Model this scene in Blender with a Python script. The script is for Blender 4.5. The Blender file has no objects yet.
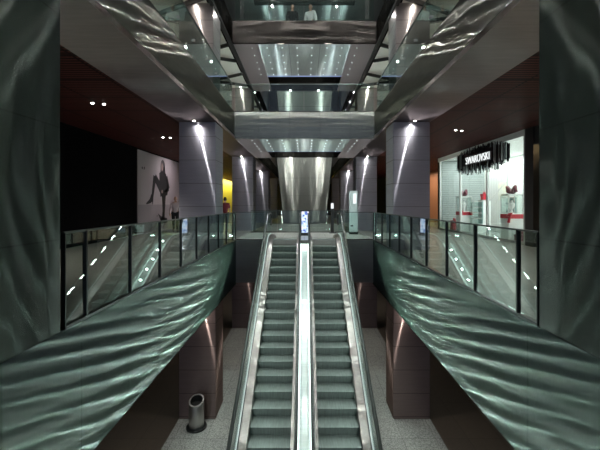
import bpy, bmesh, math, random
from mathutils import Vector, Matrix
random.seed(7)
S = bpy.context.scene
C = S.collection
PI = math.pi
R = math.radians

# ------------------------------------------------------------------ render look
S.view_settings.view_transform = 'Standard'
S.view_settings.look = 'None'
S.view_settings.exposure = 0.5
S.view_settings.gamma = 1.0
S.view_settings.use_curve_mapping = False
S.cycles.use_denoising = True
S.cycles.max_bounces = 10
S.cycles.glossy_bounces = 6
S.cycles.transparent_max_bounces = 24
S.cycles.sample_clamp_indirect = 4.0
S.cycles.caustics_reflective = True

# ------------------------------------------------------------------ levels (metres)
EYE = 1.38
LOW = -5.07
SOF2, TOP2 = 3.84, 4.83       # slab of the gallery above
SOF3, TOP3 = 7.42, 8.24       # slab of the gallery above that
SOF4 = 10.7
XF = 2.62                     # plane of the balcony fascias
XC0, XC1 = 2.665, 3.765       # column inner / outer face
COLY = [2.9, 10.8, 18.7, 26.6, 34.5]
CD = 0.97                     # column depth
YL = 13.8                     # edge of the escalator landing
XW = 7.4                      # shop fronts
YEND = 44.0

# ------------------------------------------------------------------ materials
def mat(name, color=(.5,.5,.5), rough=.5, metal=0.0, spec=.5, emit=None, es=0.0):
    m = bpy.data.materials.new(name); m.use_nodes = True
    b = m.node_tree.nodes['Principled BSDF']
    b.inputs['Base Color'].default_value = (*color, 1)
    b.inputs['Roughness'].default_value = rough
    b.inputs['Metallic'].default_value = metal
    b.inputs['Specular IOR Level'].default_value = spec
    if emit:
        b.inputs['Emission Color'].default_value = (*emit, 1)
        b.inputs['Emission Strength'].default_value = es
    return m

def N(m, t): return m.node_tree.nodes.new(t)
def L(m, a, b): m.node_tree.links.new(a, b)

def steel(name, color, rough=.35, aniso=.84, tangent=(0,0,1), joint=None, wave=0.0, wave_scale=(1,1,1), brush=(2,2,60), brush_amt=.06, soft=.4, srough=.5):
    """brushed metal: one lobe stretched across the brushing and one softer lobe, faint brush lines, sheet joints and dents"""
    m = bpy.data.materials.new(name); m.use_nodes = True
    nt = m.node_tree; nt.nodes.remove(nt.nodes['Principled BSDF']); outn = nt.nodes['Material Output']
    g1 = N(m,'ShaderNodeBsdfAnisotropic'); g2 = N(m,'ShaderNodeBsdfAnisotropic')
    g1.inputs['Roughness'].default_value = rough; g1.inputs['Anisotropy'].default_value = -aniso
    g2.inputs['Roughness'].default_value = srough; g2.inputs['Anisotropy'].default_value = -aniso*.5
    tv = N(m, 'ShaderNodeCombineXYZ')
    for i in range(3): tv.inputs[i].default_value = tangent[i] + (1e-3 if i == 0 else 0)
    for g in (g1,g2): L(m, tv.outputs[0], g.inputs['Tangent'])
    mixs = N(m,'ShaderNodeMixShader'); mixs.inputs[0].default_value = soft
    L(m,g1.outputs[0],mixs.inputs[1]); L(m,g2.outputs[0],mixs.inputs[2]); L(m,mixs.outputs[0],outn.inputs[0])
    geo = N(m, 'ShaderNodeNewGeometry')
    mp = N(m, 'ShaderNodeMapping'); mp.inputs['Scale'].default_value = brush
    L(m, geo.outputs['Position'], mp.inputs['Vector'])
    nz = N(m, 'ShaderNodeTexNoise'); nz.inputs['Scale'].default_value = 1.0; nz.inputs['Detail'].default_value = 3
    L(m, mp.outputs[0], nz.inputs['Vector'])
    col = N(m, 'ShaderNodeMix'); col.data_type = 'RGBA'
    col.inputs[6].default_value = (*[c*.82 for c in color], 1); col.inputs[7].default_value = (*[min(1, c*1.12) for c in color], 1)
    L(m, nz.outputs[0], col.inputs[0])
    out = col.outputs[2]
    if joint:
        sep = N(m, 'ShaderNodeSeparateXYZ'); L(m, geo.outputs['Position'], sep.inputs[0])
        acc = None
        for ax, pitch, off, w in joint:
            a = N(m, 'ShaderNodeMath'); a.operation = 'ADD'; a.inputs[1].default_value = off; L(m, sep.outputs[ax], a.inputs[0])
            p = N(m, 'ShaderNodeMath'); p.operation = 'PINGPONG'; p.inputs[1].default_value = pitch/2; L(m, a.outputs[0], p.inputs[0])
            lt = N(m, 'ShaderNodeMath'); lt.operation = 'LESS_THAN'; lt.inputs[1].default_value = w/2; L(m, p.outputs[0], lt.inputs[0])
            if acc is None: acc = lt.outputs[0]
            else:
                mx = N(m, 'ShaderNodeMath'); mx.operation = 'MAXIMUM'; L(m, acc, mx.inputs[0]); L(m, lt.outputs[0], mx.inputs[1]); acc = mx.outputs[0]
        c2 = N(m, 'ShaderNodeMix'); c2.data_type = 'RGBA'; c2.inputs[7].default_value = (*[c*.35 for c in color], 1)
        L(m, acc, c2.inputs[0]); L(m, out, c2.inputs[6]); out = c2.outputs[2]
    for g in (g1,g2): L(m, out, g.inputs['Color'])
    if wave > 0:
        mp2 = N(m, 'ShaderNodeMapping'); mp2.inputs['Scale'].default_value = wave_scale
        sx_ = N(m,'ShaderNodeSeparateXYZ'); L(m, geo.outputs['Position'], sx_.inputs[0])
        ab = N(m,'ShaderNodeMath'); ab.operation='ABSOLUTE'; L(m, sx_.outputs[0], ab.inputs[0])
        cx_ = N(m,'ShaderNodeCombineXYZ'); L(m, ab.outputs[0], cx_.inputs[0]); L(m, sx_.outputs[1], cx_.inputs[1]); L(m, sx_.outputs[2], cx_.inputs[2])
        L(m, cx_.outputs[0], mp2.inputs['Vector'])
        n2 = N(m, 'ShaderNodeTexNoise'); n2.inputs['Scale'].default_value = 1.0; n2.inputs['Detail'].default_value = 1.5
        L(m, mp2.outputs[0], n2.inputs['Vector'])
        bp = N(m, 'ShaderNodeBump'); bp.inputs['Strength'].default_value = 1.0; bp.inputs['Distance'].default_value = wave
        L(m, n2.outputs[0], bp.inputs['Height'])
        for g in (g1,g2): L(m, bp.outputs[0], g.inputs['Normal'])
    return m

def glass(name, tint=(.82,.92,.89), f=1.0, ior=1.5, rough=.01):
    m = bpy.data.materials.new(name); m.use_nodes = True
    nt = m.node_tree; nt.nodes.remove(nt.nodes['Principled BSDF'])
    o = nt.nodes['Material Output']
    t = N(m, 'ShaderNodeBsdfTransparent'); t.inputs[0].default_value = (*tint, 1)
    g = N(m, 'ShaderNodeBsdfGlossy'); g.inputs['Roughness'].default_value = rough; g.inputs[0].default_value = (.9,.97,.95,1)
    fr = N(m, 'ShaderNodeFresnel'); ge = N(m,'ShaderNodeNewGeometry'); io = N(m,'ShaderNodeMapRange')
    io.inputs['To Min'].default_value = ior; io.inputs['To Max'].default_value = 1/ior
    L(m, ge.outputs['Backfacing'], io.inputs['Value']); L(m, io.outputs[0], fr.inputs[0])
    mu = N(m, 'ShaderNodeMath'); mu.operation = 'MULTIPLY'; mu.inputs[1].default_value = f; mu.use_clamp = True
    L(m, fr.outputs[0], mu.inputs[0])
    mx = N(m, 'ShaderNodeMixShader'); L(m, mu.outputs[0], mx.inputs[0]); L(m, t.outputs[0], mx.inputs[1]); L(m, g.outputs[0], mx.inputs[2])
    L(m, mx.outputs[0], o.inputs[0])
    return m

def tile(name, c1, c2, mortar, size=(.6,.6), rough=.25, grain=60, grain_amt=.5, spec=.5):
    m = mat(name, c1, rough, 0, spec); b = m.node_tree.nodes['Principled BSDF']
    geo = N(m, 'ShaderNodeNewGeometry')
    br = N(m, 'ShaderNodeTexBrick'); br.offset = 0.0
    br.inputs['Color1'].default_value = (*c1,1); br.inputs['Color2'].default_value = (*c2,1); br.inputs['Mortar'].default_value = (*mortar,1)
    br.inputs['Scale'].default_value = 1; br.inputs['Mortar Size'].default_value = .006; br.inputs['Brick Width'].default_value = size[0]; br.inputs['Row Height'].default_value = size[1]
    L(m, geo.outputs['Position'], br.inputs['Vector'])
    nz = N(m, 'ShaderNodeTexNoise'); nz.inputs['Scale'].default_value = grain; nz.inputs['Detail'].default_value = 4
    L(m, geo.outputs['Position'], nz.inputs['Vector'])
    mr = N(m, 'ShaderNodeMapRange'); mr.inputs['From Min'].default_value = .3; mr.inputs['From Max'].default_value = .7
    mr.inputs['To Min'].default_value = 1-grain_amt; mr.inputs['To Max'].default_value = 1+grain_amt*.4
    L(m, nz.outputs[0], mr.inputs['Value'])
    mx = N(m, 'ShaderNodeMix'); mx.data_type = 'RGBA'; mx.blend_type = 'MULTIPLY'; mx.inputs[0].default_value = 1
    L(m, br.outputs[0], mx.inputs[6]); L(m, mr.outputs[0], mx.inputs[7]); L(m, mx.outputs[2], b.inputs['Base Color'])
    return m

M = {}
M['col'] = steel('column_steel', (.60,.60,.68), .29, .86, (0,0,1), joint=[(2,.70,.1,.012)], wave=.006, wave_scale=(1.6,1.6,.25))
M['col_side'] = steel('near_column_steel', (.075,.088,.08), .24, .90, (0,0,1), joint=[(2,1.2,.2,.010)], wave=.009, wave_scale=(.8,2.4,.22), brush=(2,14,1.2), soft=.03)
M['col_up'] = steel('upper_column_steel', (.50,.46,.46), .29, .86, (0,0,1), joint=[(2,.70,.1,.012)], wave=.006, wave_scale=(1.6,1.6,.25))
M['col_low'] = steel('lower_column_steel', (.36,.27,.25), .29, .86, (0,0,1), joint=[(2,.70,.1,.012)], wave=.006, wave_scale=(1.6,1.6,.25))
M['fascia_low'] = steel('lower_fascia_steel', (.235,.285,.255), .235, .90, (0,1,0), joint=[(1,1.12,.25,.010)], wave=.0048, wave_scale=(1,.26,2.2), brush=(2,1.2,14), soft=.03)
M['fascia_up'] = steel('polished_fascia_steel', (.20,.205,.185), .15, .92, (0,1,0), joint=[(1,2.24,.25,.010)], wave=.012, wave_scale=(1,.7,2.0), brush=(2,1.2,14), soft=.15)
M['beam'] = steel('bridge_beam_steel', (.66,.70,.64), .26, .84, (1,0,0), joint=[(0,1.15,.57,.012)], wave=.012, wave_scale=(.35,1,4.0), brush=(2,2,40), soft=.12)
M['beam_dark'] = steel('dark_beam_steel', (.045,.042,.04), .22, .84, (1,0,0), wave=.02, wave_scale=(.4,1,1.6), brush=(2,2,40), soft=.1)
M['soffit'] = steel('soffit_steel', (.36,.31,.30), .36, .84, (1,0,0), wave=.01, wave_scale=(.5,.5,.5), brush=(2,20,2), soft=.1)
M['soffit_mirror'] = steel('bridge_soffit_steel', (.50,.52,.52), .36, .84, (0,1,0), joint=[(0,1.2,.6,.012)], wave=.012, wave_scale=(1.5,.4,1), brush=(50,2,2))
M['soffit_pink'] = mat('pinkish_panel', (.34,.28,.29), .35, .4)
M['landing'] = steel('landing_beam_steel', (.55,.52,.49), .36, .84, (1,0,0), wave=.03, wave_scale=(.5,1,1.2), brush=(2,2,40))
M['under'] = steel('escalator_underside_steel', (.50,.49,.46), .36, .84, (0,1,1), joint=[(2,1.0,.1,.008)], wave=.02, wave_scale=(1.6,.2,.2), brush=(40,2,2))
M['steel'] = mat('satin_steel', (.55,.57,.56), .28, 1)
M['steel_pink'] = steel('skirt_steel', (.40,.37,.36), .36, .84, (1,0,0), wave=.03, wave_scale=(5,4,4), soft=.2)
M['steel_deck'] = steel('deck_steel', (.78,.82,.82), .36, .84, (1,0,0), wave=.02, wave_scale=(3,1.5,1.5))
M['rail'] = mat('rail_steel', (.14,.16,.155), .4, 1)
M['dark_steel'] = mat('dark_steel', (.05,.055,.055), .35, .9)
M['black'] = mat('black_paint', (.008,.008,.008), .5)
M['rubber'] = mat('black_rubber', (.012,.014,.014), .35)
M['glass'] = glass('balustrade_glass', (.86,.93,.905), 1.5)
M['glass_esc'] = glass('escalator_glass', (.88,.94,.92), 1.1)
M['glass_shop'] = glass('shop_glass', (.93,.97,.96), .8)
M['floor_low'] = tile('granite_tile', (.42,.43,.40), (.38,.39,.37), (.16,.16,.15), (.9,.9), .5, 38, .75)
M['floor_low_brown'] = tile('brown_stone_tile', (.115,.09,.07), (.10,.08,.065), (.05,.04,.03), (.9,.9), .32, 40, .3)
M['floor_up'] = tile('grey_stone_tile', (.24,.22,.20), (.20,.185,.17), (.10,.095,.09), (.6,1.2), .30, 5, .15)
M['floor_land'] = tile('pale_stone_tile', (.58,.58,.55), (.54,.54,.51), (.3,.3,.28), (.9,.9), .25, 20, .2)
M['white'] = mat('white_paint', (.78,.76,.70), .6)
M['shop_white'] = mat('shop_white', (.85,.87,.85), .5)
M['dark_wall'] = mat('dark_wall', (.012,.012,.013), .6)
M['mid_wall'] = mat('grey_wall', (.20,.19,.17), .5)
M['low_wall'] = mat('beige_stone_wall', (.42,.38,.31), .5)

# slatted red-brown ceiling
def slat_mat():
    m = mat('red_slat', (.10,.03,.025), .6, 0, .08); b = m.node_tree.nodes['Principled BSDF']
    geo = N(m, 'ShaderNodeNewGeometry'); sep = N(m, 'ShaderNodeSeparateXYZ'); L(m, geo.outputs['Position'], sep.inputs[0])
    def pp(ax, pitch, w, off=0.0):
        a = N(m, 'ShaderNodeMath'); a.operation='ADD'; a.inputs[1].default_value=off; L(m, sep.outputs[ax], a.inputs[0])
        p = N(m, 'ShaderNodeMath'); p.operation='PINGPONG'; p.inputs[1].default_value=pitch/2; L(m, a.outputs[0], p.inputs[0])
        l = N(m, 'ShaderNodeMath'); l.operation='LESS_THAN'; l.inputs[1].default_value=w/2; L(m, p.outputs[0], l.inputs[0]); return l.outputs[0]
    s = pp(1, .11, .055); j1 = pp(0, 1.2, .05, .3); j2 = pp(1, 1.2, .05)
    mx = N(m,'ShaderNodeMath'); mx.operation='MAXIMUM'; L(m,s,mx.inputs[0]); L(m,j1,mx.inputs[1])
    mx2 = N(m,'ShaderNodeMath'); mx2.operation='MAXIMUM'; L(m,mx.outputs[0],mx2.inputs[0]); L(m,j2,mx2.inputs[1])
    c = N(m,'ShaderNodeMix'); c.data_type='RGBA'; c.inputs[6].default_value=(.115,.034,.028,1); c.inputs[7].default_value=(.02,.008,.007,1)
    L(m,mx2.outputs[0],c.inputs[0]); L(m,c.outputs[2],b.inputs['Base Color'])
    bp = N(m,'ShaderNodeBump'); bp.invert=True; bp.inputs['Distance'].default_value=.02; L(m,mx2.outputs[0],bp.inputs['Height']); L(m,bp.outputs[0],b.inputs['Normal'])
    return m
M['slat'] = slat_mat()

# cleated escalator step
def cleat_mat():
    m = mat('step_aluminium', (.33,.37,.36), .42, .35); b = m.node_tree.nodes['Principled BSDF']
    geo = N(m,'ShaderNodeNewGeometry'); sep = N(m,'ShaderNodeSeparateXYZ'); L(m,geo.outputs['Position'],sep.inputs[0])
    p = N(m,'ShaderNodeMath'); p.operation='PINGPONG'; p.inputs[1].default_value=.012; L(m,sep.outputs[0],p.inputs[0])
    mr = N(m,'ShaderNodeMapRange'); mr.inputs['From Max'].default_value=.012; L(m,p.outputs[0],mr.inputs['Value'])
    nz = N(m,'ShaderNodeTexNoise'); nz.inputs['Scale'].default_value=9; mp=N(m,'ShaderNodeMapping'); mp.inputs['Scale'].default_value=(4,.4,.4)
    L(m,geo.outputs['Position'],mp.inputs[0]); L(m,mp.outputs[0],nz.inputs['Vector'])
    c = N(m,'ShaderNodeMix'); c.data_type='RGBA'; c.inputs[6].default_value=(.095,.118,.11,1); c.inputs[7].default_value=(.22,.26,.245,1)
    L(m,nz.outputs[0],c.inputs[0]); L(m,c.outputs[2],b.inputs['Base Color'])
    bp = N(m,'ShaderNodeBump'); bp.inputs['Distance'].default_value=.006; bp.inputs['Strength'].default_value=.5
    L(m,mr.outputs[0],bp.inputs['Height']); L(m,bp.outputs[0],b.inputs['Normal'])
    return m
M['step'] = cleat_mat()

def emis(name, color, s): return mat(name, (.02,.02,.02), .5, 0, .2, color, s)
M['led'] = emis('led_strip', (.8,1,.95), .6)
M['led_bright'] = emis('bright_led_strip', (.85,1,.97), 3)
M['lamp'] = emis('lamp_lens', (1,.97,.92), 30)
M['dot'] = emis('dot_lens', (.85,1,1), 2.0)
M['reflection_band'] = emis('reflection_band_glow', (.45,.55,1), .45)  # bluish reflection on the bridge soffits, put in as weak emission

# ------------------------------------------------------------------ mesh helpers
class MB:
    def __init__(s): s.v=[]; s.f=[]; s.mi=[]; s.cur=0
    def quad(s, *p):
        i=len(s.v); s.v += [tuple(q) for q in p]; s.f.append(tuple(range(i,i+len(p)))); s.mi.append(s.cur); return s
    def box(s,x0,x1,y0,y1,z0,z1):
        if x0>x1: x0,x1=x1,x0
        if y0>y1: y0,y1=y1,y0
        i=len(s.v)
        s.v += [(x0,y0,z0),(x1,y0,z0),(x1,y1,z0),(x0,y1,z0),(x0,y0,z1),(x1,y0,z1),(x1,y1,z1),(x0,y1,z1)]
        for q in ((0,3,2,1),(4,5,6,7),(0,1,5,4),(1,2,6,5),(2,3,7,6),(3,0,4,7)):
            s.f.append(tuple(i+k for k in q)); s.mi.append(s.cur)
        return s
    def cbox(s,c,sx,sy,sz): return s.box(c[0]-sx/2,c[0]+sx/2,c[1]-sy/2,c[1]+sy/2,c[2]-sz/2,c[2]+sz/2)
    def prism(s, pts, axis, a, b):
        """2-D outline pts extruded along an axis from a to b"""
        def P(p,t):
            return {'x':(t,p[0],p[1]),'y':(p[0],t,p[1]),'z':(p[0],p[1],t)}[axis]
        n=len(pts); i=len(s.v)
        s.v += [P(p,a) for p in pts]+[P(p,b) for p in pts]
        s.f.append(tuple(i+k for k in range(n))[::-1]); s.f.append(tuple(i+n+k for k in range(n)))
        for k in range(n): s.f.append((i+k,i+(k+1)%n,i+n+(k+1)%n,i+n+k))
        s.mi += [s.cur]*(n+2); return s
    def tube(s, pts, r, n=8, caps=True):
        pts=[Vector(p) for p in pts]; rs = r if isinstance(r,(list,tuple)) else [r]*len(pts)
        i0=len(s.v); ref=None
        for k,p in enumerate(pts):
            t=((pts[min(k+1,len(pts)-1)]-pts[max(k-1,0)])).normalized()
            if ref is None:
                ref=Vector((0,0,1)) if abs(t.z)<.9 else Vector((1,0,0))
            u=t.cross(ref).normalized(); w=u.cross(t).normalized(); ref=w
            for j in range(n):
                a=2*PI*j/n; q=p+(u*math.cos(a)+w*math.sin(a))*rs[k]; s.v.append(tuple(q))
        for k in range(len(pts)-1):
            for j in range(n):
                a=i0+k*n+j; b=i0+k*n+(j+1)%n
                s.f.append((a,b,b+n,a+n)); s.mi.append(s.cur)
        if caps:
            s.f.append(tuple(i0+j for j in range(n))[::-1]); e=i0+(len(pts)-1)*n
            s.f.append(tuple(e+j for j in range(n))); s.mi += [s.cur]*2
        return s
    def lathe(s, prof, c=(0,0), n=24):
        i0=len(s.v)
        for r,z in prof:
            for j in range(n):
                a=2*PI*j/n; s.v.append((c[0]+r*math.cos(a),c[1]+r*math.sin(a),z))
        for k in range(len(prof)-1):
            for j in range(n):
                a=i0+k*n+j; b=i0+k*n+(j+1)%n
                s.f.append((a,b,b+n,a+n)); s.mi.append(s.cur)
        s.f.append(tuple(i0+j for j in range(n))[::-1]); e=i0+(len(prof)-1)*n
        s.f.append(tuple(e+j for j in range(n))); s.mi += [s.cur]*2
        return s
    def sweep(s, path, prof):
        """closed outline prof (x, n) carried along a path of (y, z)"""
        m=len(prof); i0=len(s.v)
        for k,(y,z) in enumerate(path):
            a=Vector(path[max(k-1,0)]); b=Vector(path[k]); c=Vector(path[min(k+1,len(path)-1)])
            t1=(b-a).normalized() if k>0 else (c-b).normalized(); t2=(c-b).normalized() if k<len(path)-1 else t1
            n1=Vector((-t1.y,t1.x)); n2=Vector((-t2.y,t2.x)); nn=(n1+n2).normalized(); nn/=max(.3,nn.dot(n1))
            for x,h in prof: s.v.append((x,y+nn.x*h,z+nn.y*h))
        for k in range(len(path)-1):
            for j in range(m):
                a=i0+k*m+j; b=i0+k*m+(j+1)%m; s.f.append((a,b,b+m,a+m)); s.mi.append(s.cur)
        s.f.append(tuple(i0+j for j in range(m))[::-1]); e=i0+(len(path)-1)*m; s.f.append(tuple(e+j for j in range(m))); s.mi+= [s.cur]*2
        return s
    def build(s, name, m, parent=None, bevel=0.0, smooth=False, loc=None):
        me=bpy.data.meshes.new(name); me.from_pydata(s.v,[],s.f)
        ms = m if isinstance(m,(list,tuple)) else [m]
        for q in ms: me.materials.append(q)
        if len(ms)>1:
            for p,i in zip(me.polygons,s.mi): p.material_index=i
        bm=bmesh.new(); bm.from_mesh(me); bmesh.ops.recalc_face_normals(bm,faces=bm.faces)
        if bevel>0: bmesh.ops.bevel(bm,geom=list(bm.edges),offset=bevel,segments=2,affect='EDGES',clamp_overlap=True)
        if smooth:
            for f in bm.faces: f.smooth=True
        bm.to_mesh(me); bm.free()
        if smooth: me.set_sharp_from_angle(angle=R(40))
        o=bpy.data.objects.new(name,me); C.objects.link(o)
        if parent:
            o.parent=parent; o.matrix_parent_inverse = Matrix.Translation(parent.location).inverted() if parent.parent is None else Matrix()
        if loc: o.location=loc
        return o

def tag(o,label,cat,group=None,kind=None):
    o['label']=label; o['category']=cat
    if group: o['group']=group
    if kind: o['kind']=kind
    return o
def thing(name,label,cat,loc=(0,0,0),group=None):
    o=bpy.data.objects.new(name,None); C.objects.link(o); o.location=loc; o.empty_display_size=.2
    return tag(o,label,cat,group)
def struct(o): o['kind']='structure'; return o
def copy_thing(o, loc, label=None):
    """copy of a thing with copies of its parts and sub-parts"""
    r=o.copy(); C.objects.link(r); r.location=loc
    if label: r['label']=label
    for ch in list(o.children):
        c=ch.copy(); C.objects.link(c); c.parent=r
        for g in ch.children:
            d=g.copy(); C.objects.link(d); d.parent=c
    return r

# ------------------------------------------------------------------ setting: floors, walls, ceilings
def S_(name, mb, m, **k): return struct(mb.build(name, m, **k))
S_('floor', MB().box(-3.77,3.77,-3,30,LOW-.3,LOW), M['floor_low'])
for sx,nm in ((-1,'left'),(1,'right')):
    S_('floor_aisle_'+nm, MB().box(sx*3.77,sx*11,-3,30,LOW-.3,LOW), M['floor_low_brown'])
    S_('floor_gallery_'+nm, MB().box(sx*(XF+.05),sx*11.5,.5,YEND,-1.5,0), M['floor_up'])
    S_('floor_upper_gallery_'+nm, MB().box(sx*3.78,sx*11.5,.5,YEND,SOF2+.12,TOP2-.02), M['mid_wall'])
    S_('ceiling_gallery_'+nm, MB().box(sx*3.77,sx*11.5,.5,YEND,SOF2+.03,SOF2+.12), M['slat'])
    # steel soffit band over the columns
    S_('soffit_band_'+nm, MB().box(sx*XF,sx*3.77,.5,YEND,SOF2,SOF2+.1), M['soffit'])
    # balcony fascias
    S_('fascia_lower_'+nm, MB().box(sx*XF,sx*(XF+.045),1.0,YL,-1.68,0.0), M['fascia_low'])
    S_('fascia_upper_'+nm, MB().box(sx*XF,sx*(XF+.2),.5,YEND,SOF2+.1,TOP2), M['fascia_up'])
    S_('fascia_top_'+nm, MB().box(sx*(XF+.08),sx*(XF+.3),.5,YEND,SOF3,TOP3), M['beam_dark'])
    S_('fascia_far_'+nm, MB().box(sx*XF,sx*(XF+.045),17.6,25,-1.68,0.0), M['landing'])
    S_('wall_upper_'+nm, MB().box(sx*7.6,sx*7.8,.5,YEND,TOP2,SOF3), M['mid_wall'])
    S_('ceiling_upper_gallery_'+nm, MB().box(sx*(XF+.3),sx*7.8,.5,YEND,SOF3,SOF3+.1), M['white'])
    S_('floor_top_gallery_'+nm, MB().box(sx*(XF+.3),sx*7.8,.5,YEND,SOF3+.1,TOP3), M['mid_wall'])
    S_('wall_top_'+nm, MB().box(sx*7.6,sx*7.8,.5,YEND,TOP3,SOF4), M['dark_wall'])
    S_('wall_low_'+nm, MB().box(sx*10.8,sx*11,-3,30,LOW,-1.5), M['dark_wall'])
    # columns, one for each storey
    for i,y in enumerate(COLY):
        x0 = XF if i==0 else XC0
        if i==0 and sx>0: y=y+.16
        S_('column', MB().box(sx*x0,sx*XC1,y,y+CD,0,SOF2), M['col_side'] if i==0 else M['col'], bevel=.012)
        if i<4: S_('column', MB().box(sx*XC0,sx*XC1,y,y+CD,LOW,-1.5), M['col_low'], bevel=.012)
        S_('column', MB().box(sx*(XC0+.08),sx*XC1,y,y+CD,TOP2-.02,SOF3), M['col_up'], bevel=.012)
        S_('column', MB().box(sx*(XC0+.08),sx*XC1,y,y+CD,TOP3,SOF4), M['col_up'], bevel=.012)
S_('floor_landing', MB().box(-XF-.05,XF+.05,YL,17.6,-1.5,0), M['floor_land'])
S_('trim_landing_beam', MB().box(-XF,XF,YL-.05,YL,-1.62,0.0), M['landing'])
S_('floor_far', MB().box(-XF-.05,XF+.05,25,YEND,-1.5,0), M['floor_land'])
S_('wall_far', MB().box(-11.5,11.5,YEND,YEND+.2,-1.5,SOF4), M['dark_wall'])
S_('wall_low_far', MB().box(-11,11,30,30.2,LOW,-1.5), M['low_wall'])
S_('ceiling', MB().box(-8,8,.5,YEND,SOF4,SOF4+.2), M['soffit_mirror'])

# bridges across the void
def bridge(z0,z1,mb_mat,name,x):
    S_(name+'_beam', MB().box(-x,x,13.5,13.6,z0,z1), mb_mat)
    S_(name+'_deck', MB().box(-x,x,13.6,19.3,z1-.3,z1), M['mid_wall'])
    S_(name+'_soffit', MB().box(-1.75,1.75,13.6,17.0,z0+.02,z0+.1), M['soffit_mirror'])
    for sx in (-1,1):
        S_(name+'_soffit_side', MB().box(sx*1.75,sx*x,13.6,19.3,z0+.01,z0+.1), M['soffit_pink'])
    S_(name+'_soffit_rear', MB().box(-1.75,1.75,17.2,19.3,z0+.03,z0+.1), M['beam_dark'])
    S_(name+'_soffit_reflection', MB().box(-1.75,1.75,17.0,17.2,z0+.04,z0+.1), M['reflection_band'])  # strip glows in place of a reflected band, no lamp
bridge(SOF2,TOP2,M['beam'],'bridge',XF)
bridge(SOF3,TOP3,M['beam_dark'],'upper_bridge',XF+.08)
# dark downstand high over the upper bridge
S_('trim_downstand', MB().box(-2.2,2.2,15.6,15.9,SOF4-.55,SOF4), M['black'])

# black edge beam and bracing under the pale upper ceiling
for sx,nm in ((-1,'left'),(1,'right')):
    S_('trim_edge_beam_'+nm, MB().box(sx*(XF+.08),sx*(XF+.2),8,YEND,SOF3-.10,SOF3), M['black'])
    ys=[8.6,10.3,12.2,13.4,14.9,16.4,18.0,20,22]
    for k,y in enumerate(ys):
        dy = .9 if k%2 else -.7
        b=MB(); p=Vector((sx*2.85,y,SOF3-.12)); q=Vector((sx*6.2,y+dy*2,SOF3-.12))
        b.tube([p,q],.07,6); o=b.build('ceiling_brace',M['black'])
        tag(o,'black brace crossing the pale ceiling of the upper gallery','brace','black ceiling braces')

# ------------------------------------------------------------------ escalators
RISE=5.07/25; RUN=RISE/math.tan(R(30)); TAN=math.tan(R(30))
Y0=14.1
def line_path(y_top,z_top,y_bot,z_bot,flat_top=1.1,flat_bot=1.2,ease=.35):
    """nosing line with eased ends: bottom flat, incline, top flat as (y, z)"""
    pts=[(y_bot-flat_bot,z_bot)]
    for t in (-1,-.5,0,.5,1):
        y=y_bot+t*ease; z = z_bot + TAN*ease*((t+1)/2)**2; pts.append((y,z))
    for t in (-1,-.5,0,.5,1):
        y=y_top+t*ease; z = z_top - TAN*ease*((1-t)/2)**2; pts.append((y,z))
    pts.append((y_top+flat_top,z_top)); return pts
def offset_path(path,h):
    out=[]
    for k,(y,z) in enumerate(path):
        a=Vector(path[max(k-1,0)]); b=Vector(path[k]); c=Vector(path[min(k+1,len(path)-1)])
        t=(c-a).normalized(); out.append((y-t.y*h*0,z+h))
    return out

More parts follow.
